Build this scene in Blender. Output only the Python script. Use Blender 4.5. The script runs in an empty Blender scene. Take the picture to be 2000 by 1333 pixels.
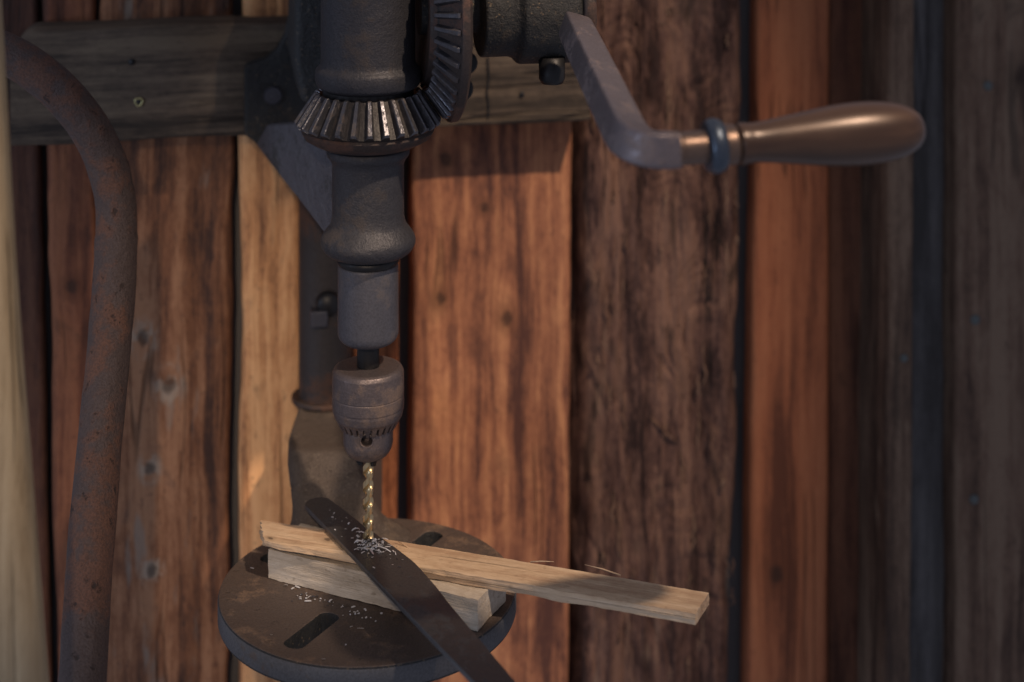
import bpy, bmesh, math, random
from mathutils import Vector, Matrix, noise, Euler
random.seed(7)
S = bpy.context.scene
C = S.collection
R = math.radians
PI = math.pi

# ------------------------------------------------------------------ camera
F = 3222.0          # focal length in pixels of a 2000 px wide frame
CZ = 1.68           # eye height
HOR = -477.0        # horizon row (level camera with a lowered lens)
cam_d = bpy.data.cameras.new('camera'); cam = bpy.data.objects.new('camera', cam_d); C.objects.link(cam)
cam.location = (0, 0, CZ); cam.rotation_euler = (R(90), 0, 0)
cam_d.sensor_width = 36; cam_d.lens = 36 * F / 2000
cam_d.shift_y = -(666.5 - HOR) / 2000
cam_d.clip_start = .02; cam_d.clip_end = 50
cam_d.dof.use_dof = True; cam_d.dof.focus_distance = 1.12; cam_d.dof.aperture_fstop = 3.6
S.camera = cam

# ------------------------------------------------------------------ world, lamps, exposure
W = bpy.data.worlds.new("World"); S.world = W; W.use_nodes = True
bg = W.node_tree.nodes['Background']; bg.inputs[0].default_value = (.78, .80, 1, 1); bg.inputs[1].default_value = .27
def lamp(name, kind, loc, tgt, energy, col, size=.1, **kw):
    l = bpy.data.lights.new(name, kind); l.energy = energy; l.color = col
    o = bpy.data.objects.new(name, l); C.objects.link(o); o.location = loc
    o.rotation_euler = (Vector(tgt) - Vector(loc)).to_track_quat('-Z', 'Y').to_euler()
    if kind == 'SPOT': l.shadow_soft_size = size
    if kind == 'AREA': l.size = size
    for k, v in kw.items(): setattr(l, k, v)
    return o
lamp('ceiling_lamp', 'SPOT', (.935, .075, 3.29), (-.015, 1.33, 1.18), 235, (1, .76, .56), .03, spot_size=R(16), spot_blend=.8)
lamp('front_lamp', 'SPOT', (-.13, -.15, 1.97), (-.24, 1.38, 1.11), 33, (1, .77, .56), .02, spot_size=R(18), spot_blend=.85)
lamp('window_light', 'AREA', (-1.3, .15, 1.45), (-.1, 1.2, 1.35), 6.0, (.62, .75, 1), .4)
S.view_settings.view_transform = 'Standard'; S.view_settings.look = 'None'
S.view_settings.exposure = 0; S.view_settings.gamma = 1
S.render.engine = 'CYCLES'

# ------------------------------------------------------------------ coordinates
TW = .2                                            # the wall turns its left side towards the camera
WA = math.atan(TW); WD = Vector((math.cos(WA), math.sin(WA), 0)); WN = Vector((math.sin(WA), -math.cos(WA), 0))
def at(px, py, D): return Vector(((px - 1000) / F * D, D, CZ - (py - HOR) / F * D))
def wd(px, off=0): return (1.37 + off) / (1 - TW * (px - 1000) / F)     # depth of the wall-parallel plane seen in column px
def wallat(px, py, off=0): return at(px, py, wd(px, off))
def flat(px, py, z):
    D = F * (CZ - z) / (py - HOR); return at(px, py, D)
AX = Vector((-.1003, 1.15, 0)); KP = F / 1.15       # drill axis and pixels per metre there
def zat(py): return CZ - (py - HOR) / KP

# ------------------------------------------------------------------ objects
def tag(o, label=None, cat=None, group=None, kind=None):
    if label: o['label'] = label
    if cat: o['category'] = cat
    if group: o['group'] = group
    if kind: o['kind'] = kind
    return o
def empty(name, loc, rz=0):
    o = bpy.data.objects.new(name, None); C.objects.link(o); o.location = loc; o.rotation_euler = (0, 0, rz); o.empty_display_size = .05
    return o
def build(name, V, Fc, mat, parent=None, smooth=False, loc=None, rz=0, bevel=0, seg=2):
    """V in world coordinates when parent is an unrotated Empty; local otherwise"""
    me = bpy.data.meshes.new(name)
    off = Vector(parent.location) if parent is not None else Vector((0, 0, 0))
    if parent is not None and parent.parent is not None: off = Vector(parent.parent.location)
    me.from_pydata([tuple(Vector(v) - off) for v in V], [], Fc)
    bm = bmesh.new(); bm.from_mesh(me); bmesh.ops.recalc_face_normals(bm, faces=bm.faces); bm.to_mesh(me); bm.free()
    me.materials.append(mat)
    if smooth: me.shade_smooth()
    o = bpy.data.objects.new(name, me); C.objects.link(o)
    if parent is not None: o.parent = parent
    if loc is not None: o.location = loc
    o.rotation_euler = (0, 0, rz)
    if bevel:
        b = o.modifiers.new('bevel', 'BEVEL'); b.width = bevel; b.segments = seg; b.limit_method = 'ANGLE'; b.angle_limit = R(35)
        me.shade_smooth(); 
        w = o.modifiers.new('wn', 'WEIGHTED_NORMAL'); w.keep_sharp = True
    return o
def smooth_angle(o, deg=40):
    me = o.data; me.shade_smooth()
    bm = bmesh.new(); bm.from_mesh(me)
    for e in bm.edges:
        if len(e.link_faces) == 2 and e.calc_face_angle(0) > R(deg): e.smooth = False
    bm.to_mesh(me); bm.free(); return o
class MB:
    def __init__(s): s.V = []; s.F = []
    def add(s, V, Fc):
        n = len(s.V); s.V += [Vector(v) for v in V]; s.F += [tuple(i + n for i in f) for f in Fc]
    def lathe(s, prof, o, axis=Vector((0, 0, 1)), seg=72, cap=True):
        """prof: list of (radius, position along axis)"""
        axis = Vector(axis).normalized(); q = axis.to_track_quat('Z', 'Y')
        V = []; Fc = []
        for r, h in prof:
            for i in range(seg):
                a = 2 * PI * i / seg
                V.append(Vector(o) + q @ Vector((max(r, 1e-5) * math.cos(a), max(r, 1e-5) * math.sin(a), h)))
        for j in range(len(prof) - 1):
            for i in range(seg):
                k = (i + 1) % seg
                Fc.append((j * seg + i, j * seg + k, (j + 1) * seg + k, (j + 1) * seg + i))
        if cap:
            Fc.append(tuple(range(seg))); Fc.append(tuple((len(prof) - 1) * seg + i for i in range(seg)))
        s.add(V, Fc)
    def prism(s, pts, d):
        n = len(pts); d = Vector(d)
        s.add([Vector(p) for p in pts] + [Vector(p) + d for p in pts],
              [tuple(range(n)), tuple(range(2 * n - 1, n - 1, -1))] + [(i, (i + 1) % n, n + (i + 1) % n, n + i) for i in range(n)])
    def box(s, c, ex, ey, ez):
        c = Vector(c); ex = Vector(ex); ey = Vector(ey); ez = Vector(ez)
        s.add([c + sx * ex + sy * ey + sz * ez for sx in (-1, 1) for sy in (-1, 1) for sz in (-1, 1)],
              [(0, 1, 3, 2), (4, 6, 7, 5), (0, 4, 5, 1), (2, 3, 7, 6), (0, 2, 6, 4), (1, 5, 7, 3)])
    def sweep(s, path, rad, seg=24, square=0, up=Vector((0, 0, 1)), ell=1):
        """tube along path; rad per point; square 0 round .. 1 squarish"""
        n = len(path); V = []; Fc = []
        u = Vector(up)
        for j, p in enumerate(path):
            t = (path[min(j + 1, n - 1)] - path[max(j - 1, 0)]).normalized()
            sx = u.cross(t).normalized(); sy = t.cross(sx).normalized(); u = sy
            for i in range(seg):
                a = 2 * PI * i / seg; c_, s_ = math.cos(a), math.sin(a)
                m = (abs(c_) ** 14 + abs(s_) ** 14) ** (-1 / 14); k = 1 + square * (m - 1)
                V.append(p + rad[j] * k * (c_ * sx + s_ * ell * sy))
        for j in range(n - 1):
            for i in range(seg):
                k = (i + 1) % seg
                Fc.append((j * seg + i, j * seg + k, (j + 1) * seg + k, (j + 1) * seg + i))
        Fc.append(tuple(range(seg))); Fc.append(tuple((n - 1) * seg + i for i in range(seg)))
        s.add(V, Fc)
    def build(s, name, mat, parent=None, **kw): return build(name, s.V, s.F, mat, parent, **kw)
def spline(pts, n=8):
    """Catmull-Rom through tuples"""
    out = []; P = [Vector(p) for p in pts]
    for i in range(len(P) - 1):
        p0 = P[max(i - 1, 0)]; p1 = P[i]; p2 = P[i + 1]; p3 = P[min(i + 2, len(P) - 1)]
        for k in range(n):
            t = k / n
            out.append(.5 * ((2 * p1) + (p2 - p0) * t + (2 * p0 - 5 * p1 + 4 * p2 - p3) * t * t + (3 * p1 - p0 - 3 * p2 + p3) * t ** 3))
    out.append(P[-1]); return out
def round_prof(prof, r=.001, n=4):
    """rounds the corners of a lathe profile"""
    out = [prof[0]]
    for i in range(1, len(prof) - 1):
        a, b, c = Vector(prof[i - 1]), Vector(prof[i]), Vector(prof[i + 1])
        la = (a - b).length; lc = (c - b).length; q = min(r, la * .45, lc * .45)
        if q < 1e-6: out.append(tuple(b)); continue
        s0 = b + (a - b).normalized() * q; s1 = b + (c - b).normalized() * q
        for k in range(n + 1):
            t = k / n; out.append(tuple((1 - t) ** 2 * s0 + 2 * t * (1 - t) * b + t * t * s1))
    out.append(prof[-1]); return out
def cut(o, cutter):
    m = o.modifiers.new('cut', 'BOOLEAN'); m.object = cutter; m.operation = 'DIFFERENCE'; m.solver = 'EXACT'
    bpy.context.view_layer.update()
    dg = bpy.context.evaluated_depsgraph_get(); me = bpy.data.meshes.new_from_object(o.evaluated_get(dg))
    o.modifiers.clear(); o.data = me
    bpy.data.objects.remove(cutter)
    return o

# ------------------------------------------------------------------ materials
class NT:
    def __init__(s, name):
        s.m = bpy.data.materials.new(name); s.m.use_nodes = True; s.t = s.m.node_tree; s.N = s.t.nodes; s.L = s.t.links
        s.b = s.N['Principled BSDF']
    def n(s, typ, **kw):
        o = s.N.new(typ)
        for k, v in kw.items(): setattr(o, k, v)
        return o
    def put(s, sock, v):
        if isinstance(v, (int, float)): sock.default_value = v
        elif isinstance(v, (tuple, list)): sock.default_value = (*v, 1) if len(v) == 3 and sock.type == 'RGBA' else v
        else: s.L.new(v, sock)
    def math(s, op, a, b=0.0, c=0.0, clamp=False):
        o = s.n('ShaderNodeMath', operation=op, use_clamp=clamp); s.put(o.inputs[0], a); s.put(o.inputs[1], b); s.put(o.inputs[2], c); return o.outputs[0]
    def comb(s, x, y, z):
        o = s.n('ShaderNodeCombineXYZ'); s.put(o.inputs[0], x); s.put(o.inputs[1], y); s.put(o.inputs[2], z); return o.outputs[0]
    def noise(s, vec, scale=1, detail=4, rough=.55, dist=0):
        o = s.n('ShaderNodeTexNoise'); s.L.new(vec, o.inputs['Vector']); o.inputs['Scale'].default_value = scale
        o.inputs['Detail'].default_value = detail; o.inputs['Roughness'].default_value = rough; o.inputs['Distortion'].default_value = dist
        return o.outputs['Fac']
    def ramp(s, v, stops):
        o = s.n('ShaderNodeValToRGB'); s.L.new(v, o.inputs[0]); e = o.color_ramp.elements
        while len(e) < len(stops): e.new(.5)
        for k, (p, c) in enumerate(stops):
            e[k].position = p; e[k].color = (*c, 1) if len(c) == 3 else c
        return o.outputs[0]
    def step(s, v, a, b):
        o = s.n('ShaderNodeMapRange', interpolation_type='SMOOTHSTEP'); s.put(o.inputs[0], v); o.inputs[1].default_value = a; o.inputs[2].default_value = b; return o.outputs[0]
    def mix(s, f, a, b, mode='MIX'):
        o = s.n('ShaderNodeMix', data_type='RGBA', blend_type=mode); s.put(o.inputs[0], f); s.put(o.inputs[6], a); s.put(o.inputs[7], b); return o.outputs[2]
    def obj(s, off=(0, 0, 0)):
        t = s.n('ShaderNodeTexCoord'); a = s.n('ShaderNodeVectorMath', operation='ADD'); s.L.new(t.outputs['Object'], a.inputs[0]); a.inputs[1].default_value = off
        return a.outputs[0], t.outputs['Object']
    def bump(s, h, dist, strength=1, prev=None):
        o = s.n('ShaderNodeBump'); s.put(o.inputs['Height'], h); o.inputs['Distance'].default_value = dist; o.inputs['Strength'].default_value = strength
        if prev is not None: s.L.new(prev, o.inputs['Normal'])
        return o.outputs[0]
    def out(s, col, rough, metal=0, normal=None, spec=None, coat=0):
        s.put(s.b.inputs['Base Color'], col); s.put(s.b.inputs['Roughness'], rough); s.put(s.b.inputs['Metallic'], metal)
        if normal is not None: s.L.new(normal, s.b.inputs['Normal'])
        if spec is not None: s.put(s.b.inputs['Specular IOR Level'], spec)
        if coat: s.b.inputs['Coat Weight'].default_value = coat; s.b.inputs['Coat Roughness'].default_value = .2
        return s.m
seedc = [0]
def wood(name, dark, mid, light, along='Z', knots=(), stain=.5, stainc=(.02, .014, .012), grain=1, rough=.75, pale=None, crack=.5, spec=.25, patch=1, fine=1., wob_=.012, halo=None):
    s = NT(name); seedc[0] += 1; rr = random.Random(seedc[0] * 13)
    so = tuple(rr.uniform(-7, 7) for _ in range(3))
    v, raw = s.obj(so)
    sr = s.n('ShaderNodeSeparateXYZ'); s.L.new(raw, sr.inputs[0]); sv = s.n('ShaderNodeSeparateXYZ'); s.L.new(v, sv.inputs[0])
    if along == 'Z': a, d, l = 0, 1, 2
    else: a, d, l = 1, 2, 0
    ra, rl = sr.outputs[a], sr.outputs[l]
    A, D_, L = sv.outputs[a], sv.outputs[d], sv.outputs[l]
    wob = s.noise(s.comb(s.math('MULTIPLY', A, 9), s.math('MULTIPLY', D_, 9), s.math('MULTIPLY', L, 5)), 1, 2)
    A = s.math('ADD', A, s.math('MULTIPLY', s.math('SUBTRACT', wob, .5), wob_))
    km = None; kring = None; kwarm = None
    for (kx, kz, kr) in knots:
        dx = s.math('DIVIDE', s.math('SUBTRACT', ra, kx), kr); dz = s.math('DIVIDE', s.math('SUBTRACT', rl, kz), kr * 1.35)
        dz2 = s.math('DIVIDE', s.math('SUBTRACT', rl, kz), kr * 5)
        jit = s.math('MULTIPLY', s.math('SUBTRACT', s.noise(v, 1.2 / kr, 3), .5), 1.1)
        g = s.math('EXPONENT', s.math('MULTIPLY', s.math('ADD', s.math('POWER', dx, 2), s.math('POWER', dz2, 2)), -.35))
        A = s.math('SUBTRACT', A, s.math('MULTIPLY', s.math('MULTIPLY', s.math('SUBTRACT', ra, kx), g), .85))
        dd = s.math('ADD', s.math('SQRT', s.math('ADD', s.math('POWER', dx, 2), s.math('POWER', dz, 2))), jit)
        k = s.step(dd, 1.15, .45)
        km = k if km is None else s.math('MAXIMUM', km, k)
        w_ = s.step(dd, 2.6, .9); kwarm = w_ if kwarm is None else s.math('MAXIMUM', kwarm, w_)
    def cv(fa, fl): return s.comb(s.math('MULTIPLY', A, fa), s.math('MULTIPLY', D_, fa), s.math('MULTIPLY', L, fl))
    n1 = s.noise(cv(420 * grain, 14), 1, 4, .6)
    n2 = s.noise(cv(95 * grain, 3.2), 1, 5, .6)
    n3 = s.noise(cv(26, 2.2), 1, 3, .5)
    n4 = s.noise(cv(30, 16), 1, 5, .62, .6)
    n5 = s.noise(cv(130, 60), 1, 3, .6)
    f = s.math('ADD', s.math('ADD', s.math('MULTIPLY', n2, .5), s.math('MULTIPLY', n3, .42)), s.math('MULTIPLY', n1, .16 * fine))
    f = s.math('ADD', f, s.math('MULTIPLY', s.math('SUBTRACT', n4, .5), .25 * patch))
    f = s.math('ADD', f, s.math('MULTIPLY', s.math('SUBTRACT', s.noise(cv(210, 45), 1, 4, .7), .5), .16 * patch))
    n6 = s.noise(cv(1250 * grain, 30), 1, 3, .65); n7 = s.noise(cv(300, 150), 1, 4, .7)
    f = s.math('ADD', f, s.math('ADD', s.math('MULTIPLY', s.math('SUBTRACT', n6, .5), .17 * fine), s.math('MULTIPLY', s.math('SUBTRACT', n7, .5), .13 * patch)))
    col = s.ramp(f, [(.43, dark), (.535, mid), (.63, light)])
    st = s.step(n4, .56, .75); st2 = s.step(n5, .63, .76)
    sp5 = s.step(s.noise(cv(260, 190), 1, 2, .5), .66, .73)
    col = s.mix(s.math('MULTIPLY', sp5, .6 * stain), col, tuple(x * .7 for x in stainc))
    col = s.mix(s.math('MULTIPLY', s.math('MAXIMUM', st, s.math('MULTIPLY', st2, .8)), stain), col, stainc)
    if pale:
        pn = s.step(s.noise(cv(45, 9), 1, 4, .6), .62, .72); col = s.mix(s.math('MULTIPLY', pn, .7), col, pale)
    ck = s.math('ABSOLUTE', s.math('SUBTRACT', s.noise(cv(34, .7), 1, 2, .5), .5))
    ckm = s.math('MULTIPLY', s.step(ck, .011, .002), s.step(s.noise(cv(7, 6), 1, 1), .48, .56))
    col = s.mix(s.math('MULTIPLY', ckm, crack), col, (.008, .006, .006))
    if km is not None:
        col = s.mix(s.math('MULTIPLY', kwarm, .45 if not halo else s.math('MULTIPLY', s.step(n5, .42, .55), .75)), col, halo or tuple(x * .45 for x in mid))
        col = s.mix(s.math('MULTIPLY', km, .7), col, (.03, .018, .014))
    h = s.math('ADD', s.math('MULTIPLY', n2, .6), s.math('MULTIPLY', n1, .4))
    h = s.math('SUBTRACT', h, s.math('MULTIPLY', ckm, .8))
    b = s.bump(s.math('ADD', h, s.math('MULTIPLY', n6, .35)), .0016, .9); b = s.bump(n4, .004, .5, b)
    r_ = s.math('ADD', rough - .12, s.math('MULTIPLY', n4, .24))
    return s.out(col, r_, 0, b, spec)
def iron(name, base, rust, amount=.5, rough=.55, metal=.55, bumpy=.4, pit=.0, scale=1., speck=None, spec=.4, aniso=None):
    """amount: share of the surface in the rust colour"""
    s = NT(name); seedc[0] += 1; rr = random.Random(seedc[0] * 7); v, raw = s.obj(tuple(rr.uniform(-5, 5) for _ in range(3)))
    a = s.noise(v, 28 * scale, 5, .6, .3); b = s.noise(v, 120 * scale, 4, .65); c = s.noise(v, 700, 3, .6); d = s.noise(v, 9 * scale, 3, .5)
    f = s.math('ADD', s.math('MULTIPLY', a, .6), s.math('MULTIPLY', b, .4)); f = s.math('ADD', f, s.math('MULTIPLY', s.math('SUBTRACT', d, .5), .5))
    k = s.step(f, .62 - .25 * amount, .74 - .25 * amount)
    col = s.mix(k, base, rust)
    col = s.mix(s.math('MULTIPLY', s.step(c, .35, .7), .55), col, tuple(x * .55 for x in base))
    pm = s.step(b, .60, .70)
    if pit: col = s.mix(s.math('MULTIPLY', pm, pit), col, tuple(x * .35 for x in base))
    if speck: col = s.mix(s.math('MULTIPLY', s.step(s.noise(v, 420, 2, .5), .64, .72), .8), col, speck)
    h = s.math('ADD', s.math('MULTIPLY', c, .35), s.math('MULTIPLY', b, .65))
    nb = s.bump(h, .0012 * bumpy / .4, .8); nb = s.bump(a, .003 * bumpy / .4, .5, nb)
    if pit: nb = s.bump(s.math('MULTIPLY', pm, -1), .0012, pit, nb)
    ro = s.math('ADD', s.math('ADD', rough - .12, s.math('MULTIPLY', k, .18)), s.math('MULTIPLY', c, .18))
    mt = s.math('MULTIPLY', s.math('SUBTRACT', 1, s.math('MULTIPLY', k, .8)), metal)
    return s.out(col, ro, mt, nb, spec)

M = {}
M['cast'] = iron('cast_iron', (.058, .058, .066), (.060, .050, .047), .4, .55, .5, .45, .25)
M['castrough'] = iron('rough_cast_iron', (.034, .035, .036), (.062, .050, .040), .35, .7, .3, .9, .3, 1.6, speck=(.16, .12, .08))
M['web'] = iron('cast_iron_web', (.115, .113, .128), (.042, .040, .040), .4, .6, .4, 1.4, .9, 1.2, speck=(.15, .14, .13))
M['quill'] = iron('dull_steel', (.105, .105, .122), (.09, .080, .084), .3, .5, .55, .15)
M['chuck'] = iron('worn_chuck_steel', (.150, .125, .125), (.150, .108, .088), .5, .46, .65, .2, .25)
M['rusttable'] = iron('rusty_table_iron', (.125, .095, .080), (.185, .120, .080), .5, .6, .4, .5, .6, 1.1)
M['rim'] = iron('table_rim_iron', (.115, .115, .122), (.10, .075, .062), .35, .6, .45, .3)
M['arm'] = iron('dusty_table_arm_iron', (.10, .078, .064), (.135, .098, .07), .5, .72, .3, .9, .5, 1.0, speck=(.17, .14, .11))
M['column'] = iron('rusty_column', (.048, .040, .038), (.085, .042, .026), .5, .62, .35, .4, .3)
M['pipe'] = iron('rusty_pipe', (.082, .058, .052), (.125, .062, .042), .6, .75, .25, 1.1, .9, .9)
M['gear'] = iron('oiled_gear_steel', (.12, .12, .135), (.07, .055, .050), .45, .36, .85, .2, .3, 2.)
M['gapshade'] = iron('gear_gap_shade', (.020, .017, .017), (.035, .026, .022), .4, .5, .1, .3)  # near-black colour painting the shade between the gear teeth
M['gearbody'] = iron('gear_casting', (.055, .042, .038), (.095, .050, .036), .5, .6, .4, .3)
M['crank'] = iron('crank_steel', (.19, .16, .165), (.165, .125, .115), .4, .42, .6, .25, .3, 3.)
M['ring'] = iron('blued_steel_ring', (.085, .105, .135), (.05, .055, .065), .45, .38, .8, .2)
M['ferrule'] = iron('worn_ferrule', (.19, .13, .10), (.08, .055, .045), .4, .42, .8, .1)
M['bar'] = iron('dark_steel_bar', (.14, .138, .14), (.055, .048, .045), .45, .42, .75, .12, .4, 1.3)
M['bolt'] = iron('bolt_steel', (.075, .075, .090), (.06, .045, .04), .3, .55, .5, .3)
def simple(name, col, rough, metal=0, spec=.5):
    s = NT(name); v, _ = s.obj(); n_ = s.noise(v, 300, 3)
    return s.out(s.mix(n_, tuple(x * .7 for x in col), col), rough, metal, s.bump(n_, .0004, .4), spec)
M['black'] = simple('blackened_steel', (.018, .018, .020), .45, .4)
M['bit'] = simple('golden_drill_coating', (.74, .57, .32), .30, .9)
M['swarf'] = simple('bright_shavings', (.9, .9, .93), .35, .5)
M['brass'] = simple('worn_brass', (.55, .50, .25), .35, .8)
M['nail'] = simple('galvanised_nail', (.11, .125, .125), .75, .2)
# handle: polished turned wood
s = NT('polished_handle_wood'); v, _ = s.obj((3, 1, 2)); q = s.n('ShaderNodeVectorRotate', rotation_type='Z_AXIS'); s.L.new(v, q.inputs[0]); q.inputs['Angle'].default_value = -WA
mp = s.n('ShaderNodeVectorMath', operation='MULTIPLY'); s.L.new(q.outputs[0], mp.inputs[0]); mp.inputs[1].default_value = (6, 130, 130)
n1 = s.noise(mp.outputs[0], 1, 4); M['handle'] = s.out(s.ramp(n1, [(.3, (.040, .020, .012)), (.7, (.095, .052, .030))]), s.math('ADD', .27, s.math('MULTIPLY', n1, .12)), .25, s.bump(n1, .0003, .5), .6)

# ------------------------------------------------------------------ the plank wall
wall = empty('plank_wall', (0, 1.5, .75))
tag(wall, 'weathered reddish brown wall of upright boards behind the drill', 'wall')
WL = wall.location
ZB, ZT = .66, 1.62
def plank(pt, pb, off, mat, rough=.002, wane=.002, edge=.006, thick=.022, bow=0., step=None, nu=26, nz=180, seed=0, fib=0):
    """pt, pb = (left, right) edge columns at the top and at the foot of the picture"""
    V = []; Fc = []; q = 2 * nu
    prof_u = []
    for j in range(nz + 1):
        z = ZT + (ZB - ZT) * j / nz
        D0 = wd((pt[0] + pt[1]) / 2, off); py = (CZ - z) / D0 * F + HOR; t = py / 1333
        xl = pt[0] + (pb[0] - pt[0]) * t; xr = pt[1] + (pb[1] - pt[1]) * t
        L = at(xl, 0, wd(xl, off)); Rr = at(xr, 0, wd(xr, off)); L.z = Rr.z = z
        wl = wane * (noise.noise(Vector((seed, 0, z * 7))) * 1.4 + .6 * noise.noise(Vector((seed, 3, z * 28)))); wr = wane * (noise.noise(Vector((seed, 9, z * 7))) * 1.4 + .6 * noise.noise(Vector((seed, 5, z * 28))))
        L = L + WD * wl; Rr = Rr + WD * wr; wid = (Rr - L).length
        row = [L - WN * thick]
        for i in range(nu + 1):
            u = i / nu; u = .5 - .5 * math.cos(PI * u) if nu < 80 else u
            s_ = u * wid; e = min(s_, wid - s_)
            d = 0 if e > edge else edge * (1 - math.sqrt(max(0, 1 - (1 - e / edge) ** 2)))
            p = L + WD * s_
            d += rough * (noise.fractal(Vector((p.x * 38 + seed * 5, seed, z * 5)), 1, 2, 4) * .8)
            if fib: d += fib * (abs(noise.noise(Vector((p.x * 150 + 9 * noise.noise(Vector((p.x * 20, z * 9, 3))), seed, z * 14)))) + .5 * noise.noise(Vector((p.x * 330, seed, z * 40))))
            d -= bow * (1 - (2 * u - 1) ** 2)
            if step and u > step[0]: d += step[1] * min(1, (u - step[0]) / (1 - step[0]))
            row.append(p - WN * d)
        row.append(Rr - WN * thick)
        V += row
    n = nu + 3
    for j in range(nz):
        for i in range(n - 1): Fc.append((j * n + i, j * n + i + 1, (j + 1) * n + i + 1, (j + 1) * n + i))
        Fc.append((j * n + n - 1, j * n, (j + 1) * n, (j + 1) * n + n - 1))
    Fc.append(tuple(range(n))); Fc.append(tuple(nz * n + i for i in range(n)))
    o = build('plank', V, Fc, mat, wall, smooth=True)
    return smooth_angle(o, 50)
def K(px, py, r, off): 
    p = wallat(px, py, off) - WL; return (p.x, p.z, r)
OF = {'A': .050, 'B': .046, 'C': .040, 'D': .043, 'E': .052, 'F': .046, 'G': .048, 'S': .05, 'H': .026}
plank((-60, 74), (-60, 100), .055, wood('wood_far_left', (.03, .018, .014), (.07, .03, .02), (.11, .05, .03)), seed=1)
plank((84, 186), (112, 196), OF['A'], wood('wood_red_left', (.045, .02, .014), (.15, .055, .03), (.25, .10, .05), knots=[K(140, 560, .005, .05)]), seed=2)
plank((190, 458), (196, 448), OF['B'], wood('wood_knotty', (.055, .028, .02), (.20, .085, .042), (.34, .17, .09), stain=.75, stainc=(.045, .028, .026),
      knots=[K(330, 750, .0065, .046), K(293, 915, .005, .046), K(297, 1112, .005, .046), K(280, 660, .006, .046)], pale=(.24, .19, .15), halo=(.36, .29, .22)), seed=3, wane=.003, rough=.0035, bow=.002)
plank((472, 588), (468, 592), OF['C'], wood('wood_tan', (.20, .09, .045), (.58, .28, .12), (.78, .43, .20), stain=.6, stainc=(.09, .045, .03)), seed=4, wane=.002)
plank((596, 784), (600, 776), OF['C'], wood('wood_orange_narrow', (.16, .05, .02), (.42, .15, .06), (.52, .21, .09), stain=.3), seed=5, wane=.001)
plank((806, 1119), (803, 1113), OF['D'], wood('wood_orange_wide', (.10, .042, .030), (.32, .130, .068), (.52, .24, .115), stain=.55, stainc=(.09, .04, .03),
      knots=[K(990, 648, .006, .012), K(858, 608, .0045, .012), K(945, 425, .004, .012), K(868, 330, .006, .012)]), seed=6, wane=.0012, rough=.0018)
plank((1128, 1462), (1120, 1436), OF['E'], wood('wood_bark_face', (.032, .016, .013), (.105, .055, .042), (.18, .10, .07), stain=.7, grain=.8, pale=(.20, .13, .09), crack=.9, patch=1.8), seed=7, wane=.004, rough=.010, fib=.0032, bow=.006, edge=.022, nu=110, nz=420)
plank((1482, 1623), (1462, 1620), OF['F'], wood('wood_orange_post', (.12, .042, .022), (.29, .100, .046), (.37, .14, .065), stain=.4, stainc=(.06, .03, .022),
      knots=[K(1525, 1150, .008, .022)], patch=.6), seed=8, wane=.0006, rough=.0008, nu=30)
plank((1618, 1712), (1616, 1700), .060, wood('wood_recessed', (.07, .03, .02), (.15, .065, .038), (.20, .09, .052), stain=.4), seed=12, wane=.001, rough=.001)
plank((1738, 1789), (1730, 1782), -.002, wood('wood_dull_strip', (.05, .032, .024), (.11, .07, .048), (.19, .13, .09), pale=(.36, .28, .2)), seed=9, thick=.095, rough=.001, wane=.001)
plank((1780, 1875), (1772, 1872), .03, wood('wood_neutral_grey', (.06, .058, .058), (.105, .103, .106), (.15, .148, .15), stain=.3), seed=10)  # nearly neutral grey board, set back between its neighbours
plank((1869, 2090), (1866, 2080), .004, wood('wood_grey_right', (.05, .03, .022), (.125, .078, .054), (.18, .125, .088), stain=.6, knots=[K(1985, 140, .010, .026), K(1995, 1235, .007, .026)], grain=.8), seed=11, wane=.001, rough=.0015, thick=.08)
m = MB(); rr = random.Random(21)
for k in range(110):
    px = rr.uniform(1150, 1440); py = rr.uniform(-20, 1400); L_ = rr.uniform(.008, .05); p = wallat(px, py, OF['E'] - rr.uniform(.0045, .0075)); n_ = 9; ph = rr.uniform(0, 9)
    pts = [p + Vector((.0016 * noise.noise(Vector((ph, t * .5, 1))) + .0010 * t * rr.uniform(-.3, .3), 0, -L_ * t / n_)) + WN * (.0012 * math.sin(PI * t / n_) - .0008) for t in range(n_ + 1)]
    m.sweep(pts, [.00015 + rr.uniform(.0003, .0010) * math.sin(PI * t / n_) for t in range(n_ + 1)], 6, up=Vector((1, .1, 0)))
p0 = wallat(1272, 818, OF['E'] - .008); p1 = wallat(1322, 866, OF['E'] - .009); m.sweep([p0, (p0 + p1) / 2 + WN * .002, p1], [.0006, .0012, .0007], 8)
o = m.build('bark_fibre', wood('wood_bark_fibre', (.06, .03, .022), (.16, .09, .06), (.26, .165, .11)), wall, smooth=True); o['kind'] = 'stuff'
m = MB()
a = wallat(-120, 0, .083); b = wallat(2200, 0, .083); a.z = b.z = ZT + .02
m.prism([a, b, b - WN * .01, a - WN * .01], (0, 0, ZB - ZT - .04))
m.build('gap_fill_sheet', simple('gap_fill_grey', (.17, .158, .158), .95), wall)  # added sheet, its grey lifts the dark of the gaps
# nail heads in the right-hand plank and in the dull strip
for (px, py, r, o_) in ((1930, 168, .0042, .004), (1905, 625, .0045, .004), (1903, 976, .0042, .004), (1766, 700, .0035, -.002)):
    m = MB(); p = wallat(px, py, o_ - .001); m.lathe([(0, .0015), (r * .6, .0013), (r, .0005), (r, -.004)], p, WN, 16)
    m.build('nail', M['nail'], wall, smooth=True)

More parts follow.
